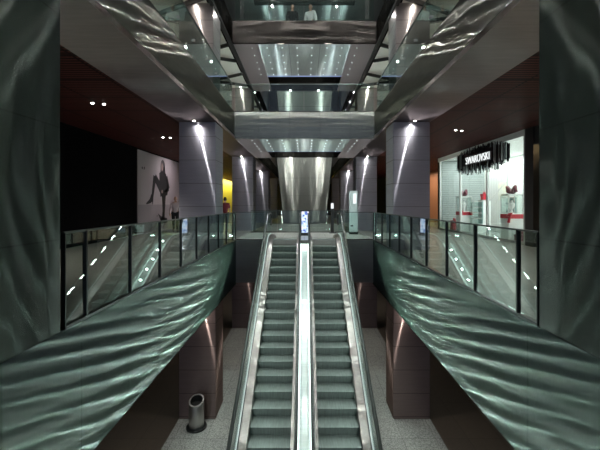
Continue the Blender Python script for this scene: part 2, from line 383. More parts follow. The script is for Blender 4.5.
def escalator(label, sgn, x_in, x_out, s_in, s_out, y_top, z_top, y_bot, z_bot, group, detail=True, wide=None):
    root=thing('escalator',label,'escalator',(sgn*(x_in+x_out)/2,y_bot,z_bot),group)
    base=line_path(y_top,z_top,y_bot,z_bot)
    X=lambda pr:[(sgn*x,h) for x,h in pr]
    # truss and cladding
    MB().sweep(base,X([(x_in-.02,-.95),(x_out+.10,-.95),(x_out+.10,-.03),(s_out+.004,-.03),(s_out+.004,-.27),(s_in-.004,-.27),(s_in-.004,-.03),(x_in-.02,-.03)])).build('truss', M['under'] if not detail else M['dark_steel'], root)
    # skirts and decks either side of the steps
    sk=MB(); sk.sweep(base,X([(s_in-.03,-.02),(s_in-.03,-.26),(s_in,-.26),(s_in,.10),(x_in,.16),(x_in,-.02)])).build('inner_skirt',M['steel_pink'],root)
    sk=MB(); sk.sweep(base,X([(s_out,-.26),(s_out,.10),(x_out,.17),(x_out,-.02),(s_out+.03,-.02),(s_out+.03,-.26)])).build('outer_skirt',M['steel_pink'],root)
    # glass balustrades and handrails
    for nm,x,d in (('inner',x_in,1),('outer',x_out,-1)):
        MB().sweep(base,X([(x-.006,.1),(x+.006,.1),(x+.006,.96),(x-.006,.96)])).build('glass_balustrade',M['glass_esc'],root)
        hp=offset_path(base,1.0)
        # newel loops at both ends
        y,z=hp[-1]; hp=hp+[(y+.25*math.sin(a),z-.25+.25*math.cos(a)) for a in (R(40),R(80),R(120),R(160))]
        y,z=hp[0]; hp=[(y-.25*math.sin(a),z-.25+.25*math.cos(a)) for a in (R(160),R(120),R(80),R(40))]+hp
        w=.038
        MB().sweep(hp,X([(x-w,-.012),(x-w*.8,-.028),(x+w*.8,-.028),(x+w,-.012),(x+w,.006),(x+w*.6,.022),(x-w*.6,.022),(x-w,.006)])).build('handrail',M['rubber'],root,smooth=True)
        if detail:
            MB().sweep(base,X([(x+d*.026,.13),(x+d*.052,.13),(x+d*.052,.165),(x+d*.026,.165)])).build('gasket',M['rubber'],root)
            MB().sweep(base,X([(x+d*.010,.165),(x+d*.022,.165),(x+d*.022,.180),(x+d*.010,.180)])).build('light_strip',M['led'],root)
    # outer deck outside the glass
    MB().sweep(base,X([(x_out+.006,-.03),(x_out+.10,-.03),(x_out+.10,.08),(x_out+.006,.15)])).build('outer_deck',M['steel'],root)
    # steps
    nst = 26
    if detail:
        me=None
        for k in range(nst):
            yb=Y0-(k+1)*RUN; z=z_top-k*RISE
            if z<z_bot-.01: break
            if me is None:
                prof=[(yb,z),(yb+.012,z+.004),(yb+RUN+.08,z+.004),(yb+RUN+.08,z-RISE*.9)]
                for t in (1,.85,.65,.4,.2): prof.append((yb+.075*t+.004, z-RISE*t))
                b=MB(); b.prism(prof,'x',sgn*(s_in+.006),sgn*(s_out-.006)); o=b.build('step',M['step'],root); me=o; z0=z; y00=yb
            else:
                o=me.copy(); C.objects.link(o); o.location=(me.location.x,me.location.y+(yb-y00),me.location.z+(z-z0))
        # comb plate and landing plate
        MB().box(sgn*(s_in),sgn*(s_out),Y0+.02,Y0+.22,z_top-.02,z_top+.012).build('comb_plate',M['steel'],root)
    else:
        b=MB()
        n=int((z_top-z_bot)/RISE); run=(y_top-y_bot)/n*(1 if y_top>y_bot else 1)
        prof=[]
    return root
G='main pair of escalators'
escalator('left of the two front escalators with green lit steps',-1,.165,1.40,.29,1.19,13.78,0.0,13.78-5.07/TAN,LOW,G)
escalator('right of the two front escalators with green lit steps',1,.165,1.40,.29,1.19,13.78,0.0,13.78-5.07/TAN,LOW,G)
dv=thing('escalator_divider','bright steel deck strip running up between the two front escalators','divider',(0,13.78-5.07/TAN,LOW))
bp=line_path(13.78,0,13.78-5.07/TAN,LOW)[:-5]
MB().sweep(bp,[(-.138,-.3),(.138,-.3),(.138,.11),(.06,.125),(-.06,.125),(-.138,.11)]).build('deck_panel',M['steel_deck'],dv)
for sx in (-1,1):
    MB().sweep(bp,[(sx*.125,.125),(sx*.137,.125),(sx*.137,.14),(sx*.125,.14)]).build('light_strip',M['led_bright'],dv)

# rear escalators (their steel undersides face the camera)
def rear_escalator(label,zt,zb,mt):
    yt=19.45; yb=yt+(zt-zb)/TAN
    root=thing('escalator',label,'escalator',(0,yb,zb),'rear escalators')
    sl=[(yt-.2,zt),(yb,zb)]
    def strip(x0,x1,h0,h1,nm,m):
        b=MB(); b.prism([(yt,zt+h0),(yb,zb+h0),(yb+.6,zb+h0),(yb+.6,zb+h1),(yb,zb+h1),(yt,zt+h1)],'x',x0,x1); return b.build(nm,m,root)
    strip(-1.49,1.49,0.0,.35,'truss',mt)
    for sx in (-1,1):
        strip(sx*1.49,sx*1.53,-.02,.7,'side_cladding',M['dark_steel'])
        strip(sx*1.40,sx*1.412,.7,1.55,'glass_balustrade',M['glass_esc'])
        strip(sx*1.37,sx*1.45,1.55,1.60,'handrail',M['rubber'])
    return root
rear_escalator('rear escalator with broad brushed steel underside behind the landing',SOF2+.02,0.02,M['under'])
rear_escalator('upper rear escalator with dim underside seen above the lower bridge',SOF3+.02,TOP2,M['under'])

# ------------------------------------------------------------------ glass balustrades
def railing(name_label, pts, z, h=1.07, post=1.12, group=None, first=None, posts=True, dots=False, rail_m=None):
    """pts: two ends (x, y); upright glass panels, posts and a thin top rail"""
    a=Vector((*pts[0],z)); b=Vector((*pts[1],z)); d=(b-a); Ln=d.length; d.normalize()
    root=thing('glass_railing',name_label,'railing',tuple((a+b)/2),group)
    nx=Vector((-d.y,d.x,0))
    cuts=[0.0]
    s=first if first else post
    while s<Ln-.2: cuts.append(s); s+=post
    cuts.append(Ln)
    def bar(s0,s1,z0,z1,w,nm,m):
        p=a+d*s0; q=a+d*s1; mb=MB(); i=0
        o=nx*w/2
        mb.v=[tuple(v) for v in (p-o+Vector((0,0,z0)),q-o+Vector((0,0,z0)),q+o+Vector((0,0,z0)),p+o+Vector((0,0,z0)),
                                  p-o+Vector((0,0,z1)),q-o+Vector((0,0,z1)),q+o+Vector((0,0,z1)),p+o+Vector((0,0,z1)))]
        for f in ((0,3,2,1),(4,5,6,7),(0,1,5,4),(1,2,6,5),(2,3,7,6),(3,0,4,7)): mb.f.append(f); mb.mi.append(0)
        return mb.build(nm,m,root)
    for s0,s1 in zip(cuts[:-1],cuts[1:]):
        bar(s0+.012,s1-.012,.05,h-.02,.012,'glass_panel',M['glass'])
    if posts:
        for s0 in cuts: bar(max(0,s0-.014),min(Ln,s0+.014),0,h-.01,.05,'post',M['dark_steel'])
    bar(0,Ln,h-.02,h+.003,.03,'top_rail',rail_m or M['rail'])
    bar(0,Ln,0,.035,.06,'base_channel',M['dark_steel'])
    if dots:
        k=.3
        while k<Ln and k<14:
            p=a+d*k
            MB().cbox((p.x-nx.x*.02*dots,p.y-nx.y*.02,p.z+.55),.05,.05,.05).build('glass_clamp',M['steel'],root); k+=1.1
    return root
railing('left glass railing along the black hoarding gallery',[(-XF-.03,3.95),(-XF-.03,YL)],0,first=.40,rail_m=None)
railing('right glass railing in front of the crystal shop',[(XF+.03,4.06),(XF+.03,YL)],0,first=.40)
railing('short glass railing on the landing left of the escalators',[(-XF-.03,YL+.05),(-1.56,YL+.05)],0,posts=False)
railing('short glass railing on the landing right of the escalators',[(1.56,YL+.05),(XF+.03,YL+.05)],0,posts=False)
railing('far glass railing behind the landing at the rear void',[(-XF,17.55),(XF,17.55)],0,post=1.3,posts=False)
railing('upper left glass railing above the polished fascia',[(-XF-.1,3.0),(-XF-.1,13.5)],TOP2,post=1.12,posts=False,dots=1)
railing('upper right glass railing above the polished fascia',[(XF+.1,3.0),(XF+.1,13.5)],TOP2,post=1.12,posts=False,dots=-1)
railing('glass railing on the lower bridge over the void',[(-XF,13.55),(XF,13.55)],TOP2,post=1.3,posts=False)
railing('glass railing on the top bridge in front of two people',[(-XF,13.55),(XF,13.55)],TOP3,post=1.3,posts=False)

# ------------------------------------------------------------------ lamps
def spot(loc, power, color=(1,.96,.9), angle=120, radius=.03, blend=.6, target=None):
    l=bpy.data.lights.new('spot','SPOT'); l.energy=power; l.color=color; l.spot_size=R(angle); l.shadow_soft_size=radius; l.spot_blend=blend
    o=bpy.data.objects.new('lamp_light',l); C.objects.link(o); o.location=loc
    if target is not None:
        o.rotation_euler=(Vector(target)-Vector(loc)).to_track_quat('-Z','Y').to_euler()
    return o
def point(loc,power,color=(1,1,1),radius=.05):
    l=bpy.data.lights.new('point','POINT'); l.energy=power; l.color=color; l.shadow_soft_size=radius
    o=bpy.data.objects.new('lamp_light',l); C.objects.link(o); o.location=loc; return o
def area(loc,power,size,color=(1,1,1),rot=(0,0,0)):
    l=bpy.data.lights.new('area','AREA'); l.energy=power; l.color=color; l.shape='RECTANGLE'; l.size=size[0]; l.size_y=size[1]
    o=bpy.data.objects.new('lamp_light',l); C.objects.link(o); o.location=loc; o.rotation_euler=rot; return o

fix=None
def downlight(loc,label,group,r=.05,h=.05,lens=None):
    global fix
    o=thing('downlight',label,'downlight',loc,group)
    MB().lathe([(r*1.25,loc[2]-.012),(r*1.25,loc[2]),],(loc[0],loc[1]),12).build('trim_ring',M['steel'],o)
    MB().lathe([(r*.85,loc[2]-.018),(r*.85,loc[2]-.012)],(loc[0],loc[1]),12).build('lens',lens or M['lamp'],o)
    return o
ORD=['first','second','third','fourth','fifth']
LV=[('main gallery',SOF2,0),('upper gallery',SOF3,1),('lower concourse',-1.5,2)]
for sx,nm in ((-1,'left'),(1,'right')):
    for i,y in enumerate(COLY):
        if i in (1,2,3):
            downlight((sx*3.25,y-.20,SOF2),'small spotlight in the soffit before the %s steel column of the %s main row'%(ORD[i-1],nm),'downlights over the columns',.035)
            spot((sx*3.25,y-.20,SOF2-.03),36 if i==1 else 28,(1,.97,.93),150,.02,.5,(sx*3.22,y-.05,0))
        if i in (1,2):
            downlight((sx*3.30,y-.16,SOF3),'small spotlight above the %s upper column on the %s'%(ORD[i-1],nm),'downlights over the upper columns',.035)
            spot((sx*3.30,y-.16,SOF3-.03),26,(1,.93,.82),150,.02,.5,(sx*3.25,y-.05,TOP2))
            spot((sx*3.10,y-.16,-1.56),30,(1,.93,.86),150,.02,.5,(sx*3.05,y-.05,LOW))

def bar_lamp(sx,y,z,power):
    # a short bar lamp under the handrail, along the slope, facing the steps
    o=area((sx*1.372,y,z),power,(.30,.022),(.90,1,.95))
    ux=Vector((0,math.cos(R(30)),math.sin(R(30)))); n=Vector((-sx*.9,0,-.42)); n=(n-ux*n.dot(ux)).normalized()
    uz=-n; uy=uz.cross(ux).normalized(); m=Matrix((ux,uy,uz)).transposed(); o.rotation_euler=m.to_euler()
# escalator lamps: small lamps let into the balustrade feet
for sx in (-1,1):
    for k in range(15):
        y=5.8+k*.56; z=(y-13.78)*TAN
        if z>0: z=0
        bar_lamp(sx,y,z+.93,(3.6 if k<9 else 1.0))

# small spots added along the strip between the escalators to streak the lower fascias
for k in range(19):
    y=5.2+k*.46; z=(y-13.78)*TAN
    spot((0,y,z+.16),(12 if k<14 else 5),(.90,1,.95),172,.018,.1,(0,y-.3,z+1))
# gallery downlights
for (x,y,pw) in ((-5.1,8.86,270),(-5.15,13.4,220),(5.2,12.1,330),(5.2,7.5,330),(-5.1,18.5,110),(5.2,19,110)):
    downlight((x-.12,y,SOF2+.03),'recessed ceiling downlight in the red slatted gallery ceiling','gallery ceiling downlights',.04)
    downlight((x+.12,y+.08,SOF2+.03),'recessed ceiling downlight in the red slatted gallery ceiling','gallery ceiling downlights',.04)
    spot((x,y,SOF2-.02),pw,(1,.93,.84),100,.06,.9,(x,y,0))
# landing and bridge lamps
for x in (-.75,.75):
    for z,lv in ((SOF2,'lower'),(SOF3,'upper')):
        downlight((x,19.2,z+.03),'bright spotlight on the %s at the rear edge of the %s bridge underside'%('left' if x<0 else 'right',lv),'rear bridge spotlights',.05)
        spot((x,19.2,z-.02),40,(1,.97,.92),110,.04,.7,(x,18.0,0))
dot=None
for z,xs in ((SOF2,XF),(SOF3,XF)):
    for ix in range(8):
        for iy in range(5):
            x=-2.03+ix*.58; y=13.95+iy*.72
            o=MB().lathe([(.013,z-.006),(.013,z+.03)],(x,y),8).build('pin_downlight',M['dot'])
            tag(o,'tiny pin light in the grid under the %s bridge'%('lower' if z==SOF2 else 'upper'),'pin light','pin lights under the %s bridge'%('lower' if z==SOF2 else 'upper'))
for ix in range(8):
    for iy in range(5):
        x=-2.03+ix*.58; y=16.4+iy*.8
        o=MB().lathe([(.013,SOF4-.006),(.013,SOF4+.03)],(x,y),8).build('pin_downlight',M['dot'])
        tag(o,'tiny pin light in the grid of the topmost ceiling','pin light','pin lights of the topmost ceiling')
for x in (-1.5,1.5):
    for z in (SOF2,SOF3): spot((x,15.2,z-.03),170,(.9,1,.97),140,.05,.7,(x,15.2,0))
# lamps added under the upper bridge and ceiling for near-column arcs
for x in (-.9,.9):
    spot((x,13.75,SOF3-.05),18,(1,.97,.92),120,.03,.6,(x,4,1.4))
    point((x*1.8,11.8,SOF4-.15),55,(1,.97,.92),.03)
for sx in (-1,1):  # small spots added along the top gallery edge for lines on upper fascias
    for y in (4.2,6.0,7.8,9.6,11.4):
        spot((sx*(XF+.03),y,SOF3-.06),22,(1,.98,.93),175,.015,.1,(sx*(XF-.9),y,SOF3-1.5))
# spots added high over the void to light the escalator steps
for x in (-.8,.8):
    spot((x,8.0,SOF4-.2),140,(.84,1,.93),50,.08,.6,(x*.95,9.2,-2.4))
    spot((x,12.9,SOF4-.2),700,(.84,1,.93),50,.35,.6,(x*.95,10.0,-2.4))
# points added along the topmost ceiling to streak the upper fascias
for sx in (-1,1):
    for y in (2.2,3.6,5.2,7.0,8.8,10.4):
        point((sx*1.5,y,SOF4-.15),38,(1,.97,.90),.03)
# uplights added at deck level to brighten the undersides above
for z in (.015,TOP2+.015,TOP3+.015):
    for x in (-2.1,-1.3,1.3,2.1):
        area((x,15.6,z),(3.5 if z<1 else 9 if z<6 else 14),(.16,.16),(.78,1,.98),(PI,0,0))
for sx in (-1,1):
    for y in (9.5,14.5,20):
        point((sx*5.2,y,6.3),22,(1,.93,.78),.15)
for x in (-1.0,1.0):  # area lamps added low down to brighten the rear escalator undersides
    area((x,17.85,-.25),45,(.3,.1),(.93,1,.93),(R(180-20),0,0))
    area((x,18.6,TOP2+.02),20,(.16,.16),(.85,1,.95),(R(180-25),0,0))
# lower concourse
for sx in (-1,1):
    spot((sx*2.2,15.2,-1.6),60,(1,.97,.88),140,.1,.8,(sx*2.4,14.5,LOW))
    spot((sx*3.0,8.0,-1.75),80,(.9,1,.95),140,.1,.8,(sx*2.8,8.5,LOW))
    spot((sx*4.6,22,-1.6),70,(1,.95,.85),140,.1,.8,(sx*4.0,24,LOW))
# ------------------------------------------------------------------ world
w=bpy.data.worlds.new('World'); S.world=w; w.use_nodes=True
nt=w.node_tree; bg=nt.nodes['Background']; bg.inputs[0].default_value=(.55,.62,.82,1)
tc=nt.nodes.new('ShaderNodeTexCoord'); sp=nt.nodes.new('ShaderNodeSeparateXYZ'); nt.links.new(tc.outputs['Generated'],sp.inputs[0])
mr=nt.nodes.new('ShaderNodeMapRange'); mr.inputs['From Min'].default_value=.2; mr.inputs['From Max'].default_value=-1
mr.inputs['To Min'].default_value=.01; mr.inputs['To Max'].default_value=.22
nt.links.new(sp.outputs[1],mr.inputs['Value']); nt.links.new(mr.outputs[0],bg.inputs[1])

#THINGS_BEGIN
# ------------------------------------------------------------------ gallery walls and shops
def wall_mat(name,c,pitch=1.2,ax=1,w=.02,rough=.5):
    m=mat(name,c,rough); b=m.node_tree.nodes['Principled BSDF']
    geo=N(m,'ShaderNodeNewGeometry'); sep=N(m,'ShaderNodeSeparateXYZ'); L(m,geo.outputs['Position'],sep.inputs[0])
    p=N(m,'ShaderNodeMath'); p.operation='PINGPONG'; p.inputs[1].default_value=pitch/2; L(m,sep.outputs[ax],p.inputs[0])
    l=N(m,'ShaderNodeMath'); l.operation='LESS_THAN'; l.inputs[1].default_value=w/2; L(m,p.outputs[0],l.inputs[0])
    x=N(m,'ShaderNodeMix'); x.data_type='RGBA'; x.inputs[6].default_value=(*c,1); x.inputs[7].default_value=(*[q*.6 for q in c],1)
    L(m,l.outputs[0],x.inputs[0]); L(m,x.outputs[2],b.inputs['Base Color']); return m
M['hoarding']=wall_mat('black_hoarding',(.004,.004,.0045),1.2,1,.02,.95); M['hoarding'].node_tree.nodes['Principled BSDF'].inputs['Specular IOR Level'].default_value=.05
M['shop_panel']=wall_mat('white_grooved_panel',(.84,.86,.83),.22,1,.014)
M['shop_mesh']=wall_mat('grey_mesh_panel',(.36,.41,.40),.10,2,.03)
M['yellow']=mat('yellow_shop_wall',(.75,.62,.05),.5)
M['cream']=mat('cream_wall',(.80,.66,.46),.5)
M['red']=mat('red_ribbon',(.55,.01,.03),.35)
M['dark_red']=mat('dark_red_ribbon',(.13,.01,.03),.35)
M['shop_floor']=tile('shop_floor_tile',(.5,.5,.48),(.46,.46,.44),(.3,.3,.3),(.6,.6),.2,20,.15)
S_('wall_left', MB().box(-7.6,-XW,.5,27,0,SOF2+.03), M['hoarding'])
S_('wall_yellow_shop', MB().box(-8.2,-8.0,27,44,0,SOF2+.03), M['yellow'])
S_('wall_right', MB().box(XW,7.6,.5,10.0,0,SOF2+.03), M['dark_wall'])
S_('wall_right_far', MB().box(XW,7.6,30,YEND,0,SOF2+.03), M['dark_wall'])
S_('wall_right_pier', MB().box(XW-.02,7.7,19.7,19.95,0,SOF2+.03), M['dark_wall'])
S_('wall_cafe', MB().box(9.8,10.0,19.95,30,0,SOF2+.03), mat('warm_cafe_wall',(.42,.22,.13),.5))
S_('wall_near_pier', MB().box(XW-.06,7.7,11.55,11.98,0,SOF2+.03), M['black'])
S_('wall_cream_shop', MB().box(7.75,7.9,9.9,11.6,0,SOF2+.03), M['cream'])
S_('trim_1', MB().box(XW-.03,7.5,10.95,11.05,0,SOF2+.03), M['black'])
S_('trim_2', MB().box(XW-.03,7.7,9.9,11.6,3.3,SOF2+.03), M['black'])
# crystal shop interior
S_('wall_shop_back', MB().box(10.4,10.55,12.0,19.7,0,3.84), M['shop_panel'])
S_('wall_shop_near', MB().box(7.5,10.5,11.98,12.06,0,3.84), M['shop_white'])
S_('wall_shop_far', MB().box(7.5,10.5,19.6,19.7,0,3.84), M['shop_mesh'])
S_('floor_shop', MB().box(7.35,10.5,12.0,19.7,0,.03), M['shop_floor'])
S_('ceiling_shop', MB().box(7.45,10.5,12.0,19.7,3.74,3.86), M['shop_white'])
S_('trim_shop_head', MB().box(7.32,7.46,12.0,19.75,3.66,3.87), M['shop_white'])
w1=thing('window_1','tall glass front of the white crystal shop','window',(XW,15.8,0)); w1['kind']='structure'
for y in (12.05,14.55,17.05,19.6): MB().box(XW-.04,XW+.04,y-.05,y+.05,.03,3.66).build('frame',M['shop_white'] if y>13 else M['steel'],w1)
for a,b_ in ((12.1,14.5),(14.6,17.0),(17.1,19.55)): MB().box(XW-.006,XW+.006,a,b_,.1,3.66).build('pane',M['glass_shop'],w1)
MB().box(XW-.05,XW+.05,12.1,19.55,.03,.1).build('sill',M['steel'],w1)
area((8.9,15.8,3.70),230,(2.4,6.8),(.97,1,.975))
area((8.8,33,3.6),0.01,(1,1))
area((-7.3,35.5,3.78),220,(.4,14),(1,.95,.6),(0,R(25),0))
area((8.6,25,3.75),160,(1,8),(1,.72,.5))
area((7.72,10.7,3.2),7,(.05,1.2),(1,.85,.6),(0,R(-60),0))

# white panel screen within the shop
p=thing('display_screen','tall white grooved panel standing behind the shop sign','panel',(9.3,17.5,.03))
MB().box(9.26,9.34,16.5,18.5,.03,3.5).build('panel_board',M['shop_panel'],p); MB().box(9.2,9.4,16.45,18.55,.03,.08).build('foot_rail',M['steel'],p)

# sign: cluster of black hanging rods with white letters
sg=thing('shop_sign','black hanging rod sign with white capital lettering on the crystal shop front','sign',(7.15,14.9,2.85))
rnd=random.Random(3)
MB().box(7.10,7.22,12.95,16.35,3.02,3.50).build('sign_board',M['black'],sg)
rods=MB(); glint=MB(); y=12.7
M['rod']=mat('black_crystal_rod',(.012,.013,.017),.12,.0,.8); M['rod_pale']=mat('clear_crystal_rod',(.55,.60,.62),.08,.3,.9)
while y<16.55:
    edge=1-abs((y-14.65)/2.1)**4
    for xx in (7.02,7.12,7.24):
        zt=3.50+rnd.uniform(.02,.27)*max(.35,edge); zb=3.02-rnd.uniform(.0,.42)*max(.3,edge)
        t=rnd.uniform(.016,.03)
        if xx==7.02 and 13.55<y<15.95:
            (rods if rnd.random()<.8 else glint).box(xx-t/2,xx+t/2,y,y+t,2.98-rnd.uniform(.0,.36),3.04) if rnd.random()<.9 else None
            rods.box(xx-t/2,xx+t/2,y,y+t,3.38,zt)
        else:
            (rods if rnd.random()<.78 else glint).box(xx-t/2,xx+t/2,y,y+t,zb,zt)
    y+=rnd.uniform(.035,.06)
o=rods.build('hanging_rods',M['rod'],sg); o['kind']='stuff'; o['label']='black hanging rods'
o=glint.build('clear_rods',M['rod_pale'],sg); o['kind']='stuff'; o['label']='clear glinting rods'
def text(txt,size,name,m,parent,loc,rot,sx=1.0,ext=.012,off=0.0):
    cu=bpy.data.curves.new(name,'FONT'); cu.body=txt; cu.size=size; cu.extrude=ext; cu.offset=off; cu.align_x='CENTER'; cu.align_y='CENTER'
    t=bpy.data.objects.new(name,cu); C.objects.link(t)
    me=bpy.data.meshes.new_from_object(t.evaluated_get(bpy.context.evaluated_depsgraph_get()))
    C.objects.unlink(t); bpy.data.objects.remove(t)
    me.transform(Matrix.Translation(loc)@rot@Matrix.Diagonal((sx,1,1,1)))
    me.materials.clear(); me.materials.append(m); o=bpy.data.objects.new(name,me); C.objects.link(o)
    if parent: o.parent=parent; o.matrix_parent_inverse=Matrix.Translation(parent.location).inverted()
    return o
ROTL=Matrix(((0,0,-1,0),(-1,0,0,0),(0,1,0,0),(0,0,0,1)))   # local x to -Y, y to Z, faces -X
M['letter']=emis('white_letter',(.95,1,1),.75)
text('SWAROVSKI',.46,'lettering',M['letter'],sg,(7.06,14.75,3.24),ROTL,.80,.012,-.004)

# pedestals with ribbons and glass cases
def bow(parent,c,s,m,tails=True):
    b=MB()
    for q in (-1,1):
        b.tube([(c[0],c[1],c[2]),(c[0]-.02,c[1]+q*.10*s,c[2]+.16*s),(c[0]-.02,c[1]+q*.24*s,c[2]+.25*s),(c[0],c[1]+q*.26*s,c[2]+.10*s),(c[0],c[1]+q*.12*s,c[2]+.01)],[.03*s,.06*s,.08*s,.07*s,.03*s],8)
    o=b.build('ribbon_bow',m,parent,smooth=True); MB().cbox((c[0],c[1],c[2]+.02),.08*s,.08*s,.08*s).build('knot',m,o,bevel=.01)
def pedestal(x,y,label,m2):
    r=thing('display_pedestal',label,'pedestal',(x,y,.03),'ribboned pedestals')
    w=.27
    MB().box(x-w,x+w,y-w,y+w,.03,1.02).build('plinth',M['shop_white'],r,bevel=.01)
    b=MB(); 
    for z0,z1 in ((.84,1.00),): b.box(x-w-.012,x+w+.012,y-w-.012,y+w+.012,z0,z1)
    rb=b.build('ribbon',M['red'],r)
    k=MB().tube([(x-w-.02,y-w*.6,.92),(x-w-.05,y-w-.12,.98),(x-w-.03,y-w-.22,1.05),(x-w-.02,y-w-.1,.88),(x-w-.03,y-w-.05,.7)],[.03,.06,.05,.04,.05],8); k.build('ribbon_tail',M['red'],r,smooth=True)
    fr=MB()
    for a in (-1,1):
        for c in (-1,1): fr.cbox((x+a*(w-.015),y+c*(w-.015),1.37),.03,.03,.70)
    fr.box(x-w,x+w,y-w,y+w,1.70,1.75); fr.build('case_frame',M['steel'],r)
    for a in (-1,1): MB().box(x+a*(w-.01)-.004,x+a*(w-.01)+.004,y-w+.03,y+w-.03,1.02,1.70).build('case_glass',M['glass_shop'],r)
    st=MB().lathe([(.07,1.02),(.05,1.06),(.03,1.16),(.09,1.28),(.11,1.38),(.05,1.45),(.035,1.52)],(x,y),12).build('jewellery_bust',M['shop_white'],r,smooth=True)
    bow(r,(x,y,1.76),1.0,m2)
    return r
pedestal(7.80,13.55,'white ribboned pedestal nearest the camera in the shop window',M['dark_red'])
pedestal(7.80,17.6,'white ribboned pedestal farther along the shop window under the rod sign',M['dark_red'])
def cabinet(x,y,label,h=1.65):
    r=thing('shelf_cabinet',label,'cabinet',(x,y,.03),'lit glass cabinets')
    MB().box(x-.2,x+.2,y-.22,y+.22,.03,.45).build('base_unit',M['shop_white'],r)
    MB().box(x+.17,x+.2,y-.22,y+.22,.45,h).build('back_panel',mat('teal_panel',(.25,.42,.42),.3),r)
    for k in range(4):
        z=.45+(k+1)*(h-.45)/4
        s=MB().box(x-.2,x+.17,y-.22,y+.22,z-.025,z).build('shelf',M['steel'],r)
        b=MB()
        for q in (-.12,0,.12): b.lathe([(.03,z-.29),(.035,z-.24),(.02,z-.2)],(x,y+q),8)
        if k<4: b.build('trinkets',M['rod_pale'],s)
    for a in (-1,1): MB().box(x-.2,x+.17,y+a*.21-.004,y+a*.21+.004,.45,h).build('side_glass',M['glass_shop'],r)
cabinet(8.15,14.4,'lit glass shelf cabinet beside the nearer ribboned pedestal')
cabinet(8.1,16.95,'lit glass shelf cabinet beside the farther ribboned pedestal',1.5)
def gift(x,y,z,s,label,m):
    r=thing('gift_bow',label,'bow',(x,y,z),None)
    bow(r,(x,y,z+.01),s,m)
    MB().cbox((x,y,z+.008),.3*s,.3*s,.016).build('bow_base',m,r)
def giftbox(x,y,z,s,h,label,m):
    r=thing('gift_box',label,'gift box',(x,y,z))
    MB().box(x-s/2,x+s/2,y-s/2,y+s/2,z,z+h).build('box_body',m,r,bevel=.01)
    MB().box(x-s/2-.01,x+s/2+.01,y-s/2-.01,y+s/2+.01,z+h*.75,z+h).build('lid',m,r)
    bow(r,(x,y,z+h),s*1.3,m)
def stand(x,y,h,label):
    r=thing('display_plinth',label,'plinth',(x,y,.03))
    MB().box(x-.2,x+.2,y-.2,y+.2,.03,h).build('plinth_body',M['shop_white'],r,bevel=.01); MB().box(x-.22,x+.22,y-.22,y+.22,h,h+.03).build('plinth_cap',M['steel'],r)
stand(8.7,13.55,1.62,'tall plain white plinth behind the nearer pedestal')
giftbox(8.7,13.55,1.65,.30,.34,'bright red gift box high on the tall plain plinth',M['red'])
stand(8.65,17.3,1.55,'tall plain white plinth behind the farther pedestal')
giftbox(8.65,17.3,1.58,.26,.28,'bright red gift box high on the plinth beside the mesh wall',M['red'])
giftbox(7.85,13.05,.03,.32,.24,'dark red gift box on the shop floor nearest the black pier',M['dark_red'])
giftbox(7.75,18.6,.03,.3,.5,'red gift box on the shop floor at the far end of the window',M['red'])

# ------------------------------------------------------------------ advertising poster
po=thing('advertising_poster','large pale poster of a seated figure in black on the left hoarding','poster',(-XW+.03,19.7,0))
M['poster']=mat('poster_paper',(.46,.40,.42),.6); M['ink']=mat('poster_black',(.02,.018,.02),.6); M['ink2']=mat('poster_grey',(.10,.085,.09),.6); M['pskin']=mat('poster_skin',(.30,.22,.20),.6); M['pfloor']=mat('poster_floor',(.33,.29,.31),.6)
MB().box(-XW+.005,-XW+.03,15.9,23.8,.0,3.80).build('poster_board',M['poster'],po)
XP=-XW+.031
MB().box(XP,XP+.002,15.92,23.78,.07,1.35).build('poster_ground',M['pfloor'],po)
def flat(polys,nm,m,t):
    b=MB()
    for pts in polys: b.prism(pts,'x',XP+.002,XP+.002+t)
    return b.build(nm,m,po)
def ell(cy,cz,ry,rz,n=18,a0=0): return [(cy+ry*math.cos(2*PI*k/n),cz+rz*math.sin(2*PI*k/n)) for k in range(n)]
def limb(a,b,w0,w1):
    d=Vector((b[0]-a[0],b[1]-a[1])).normalized(); n=Vector((-d.y,d.x))
    return [(a[0]+n.x*w0,a[1]+n.y*w0),(b[0]+n.x*w1,b[1]+n.y*w1),(b[0]-n.x*w1,b[1]-n.y*w1),(a[0]-n.x*w0,a[1]-n.y*w0)]
flat([ell(18.72,3.28,.30,.40),[(18.45,3.3),(18.35,2.75),(18.5,2.35),(18.8,2.4),(19.15,2.6),(19.0,3.3)]],'figure_hair',M['ink2'],.002)
flat([ell(18.62,3.30,.14,.2),ell(18.62,2.02,.10,.09)],'figure_face',M['pskin'],.005)
flat([[(18.25,2.95),(18.6,3.08),(19.15,2.98),(19.45,2.3),(19.35,1.85),(18.4,1.75),(18.3,2.3)],limb((19.2,2.85),(19.55,2.2),.14,.12),limb((19.55,2.2),(18.75,1.95),.12,.08)],'figure_jacket',M['ink'],.003)
flat([limb((18.75,1.95),(17.72,2.72),.26,.17),limb((17.72,2.75),(17.45,1.75),.17,.10),limb((18.85,2.0),(18.85,1.1),.27,.17),limb((18.85,1.15),(18.82,.62),.17,.11)],'figure_trousers',M['ink'],.004)
flat([[(17.55,1.85),(17.3,1.85),(17.15,1.62),(16.75,1.42),(16.8,1.36),(17.2,1.42),(17.42,1.5),(17.45,1.36),(17.5,1.36)],[(18.95,.95),(18.68,.95),(18.62,.62),(18.2,.42),(18.2,.34),(18.6,.36),(18.85,.5),(18.92,.36),(18.98,.36)],[(18.1,.9),(18.5,.75),(19.3,.62),(19.35,.4),(18.6,.36)]],'figure_boots',M['ink'],.005)
flat([ell(16.35,3.02,.07,.06,8),[(16.5,2.95),(16.62,3.0),(16.62,3.1),(16.5,3.08)],ell(18.0,.78,.05,.04,8)],'printed_specks',M['ink2'],.002)
spot((-5.6,19.2,3.75),70,(1,.90,.94),120,.1,.9,(-7.4,19.2,2.2))

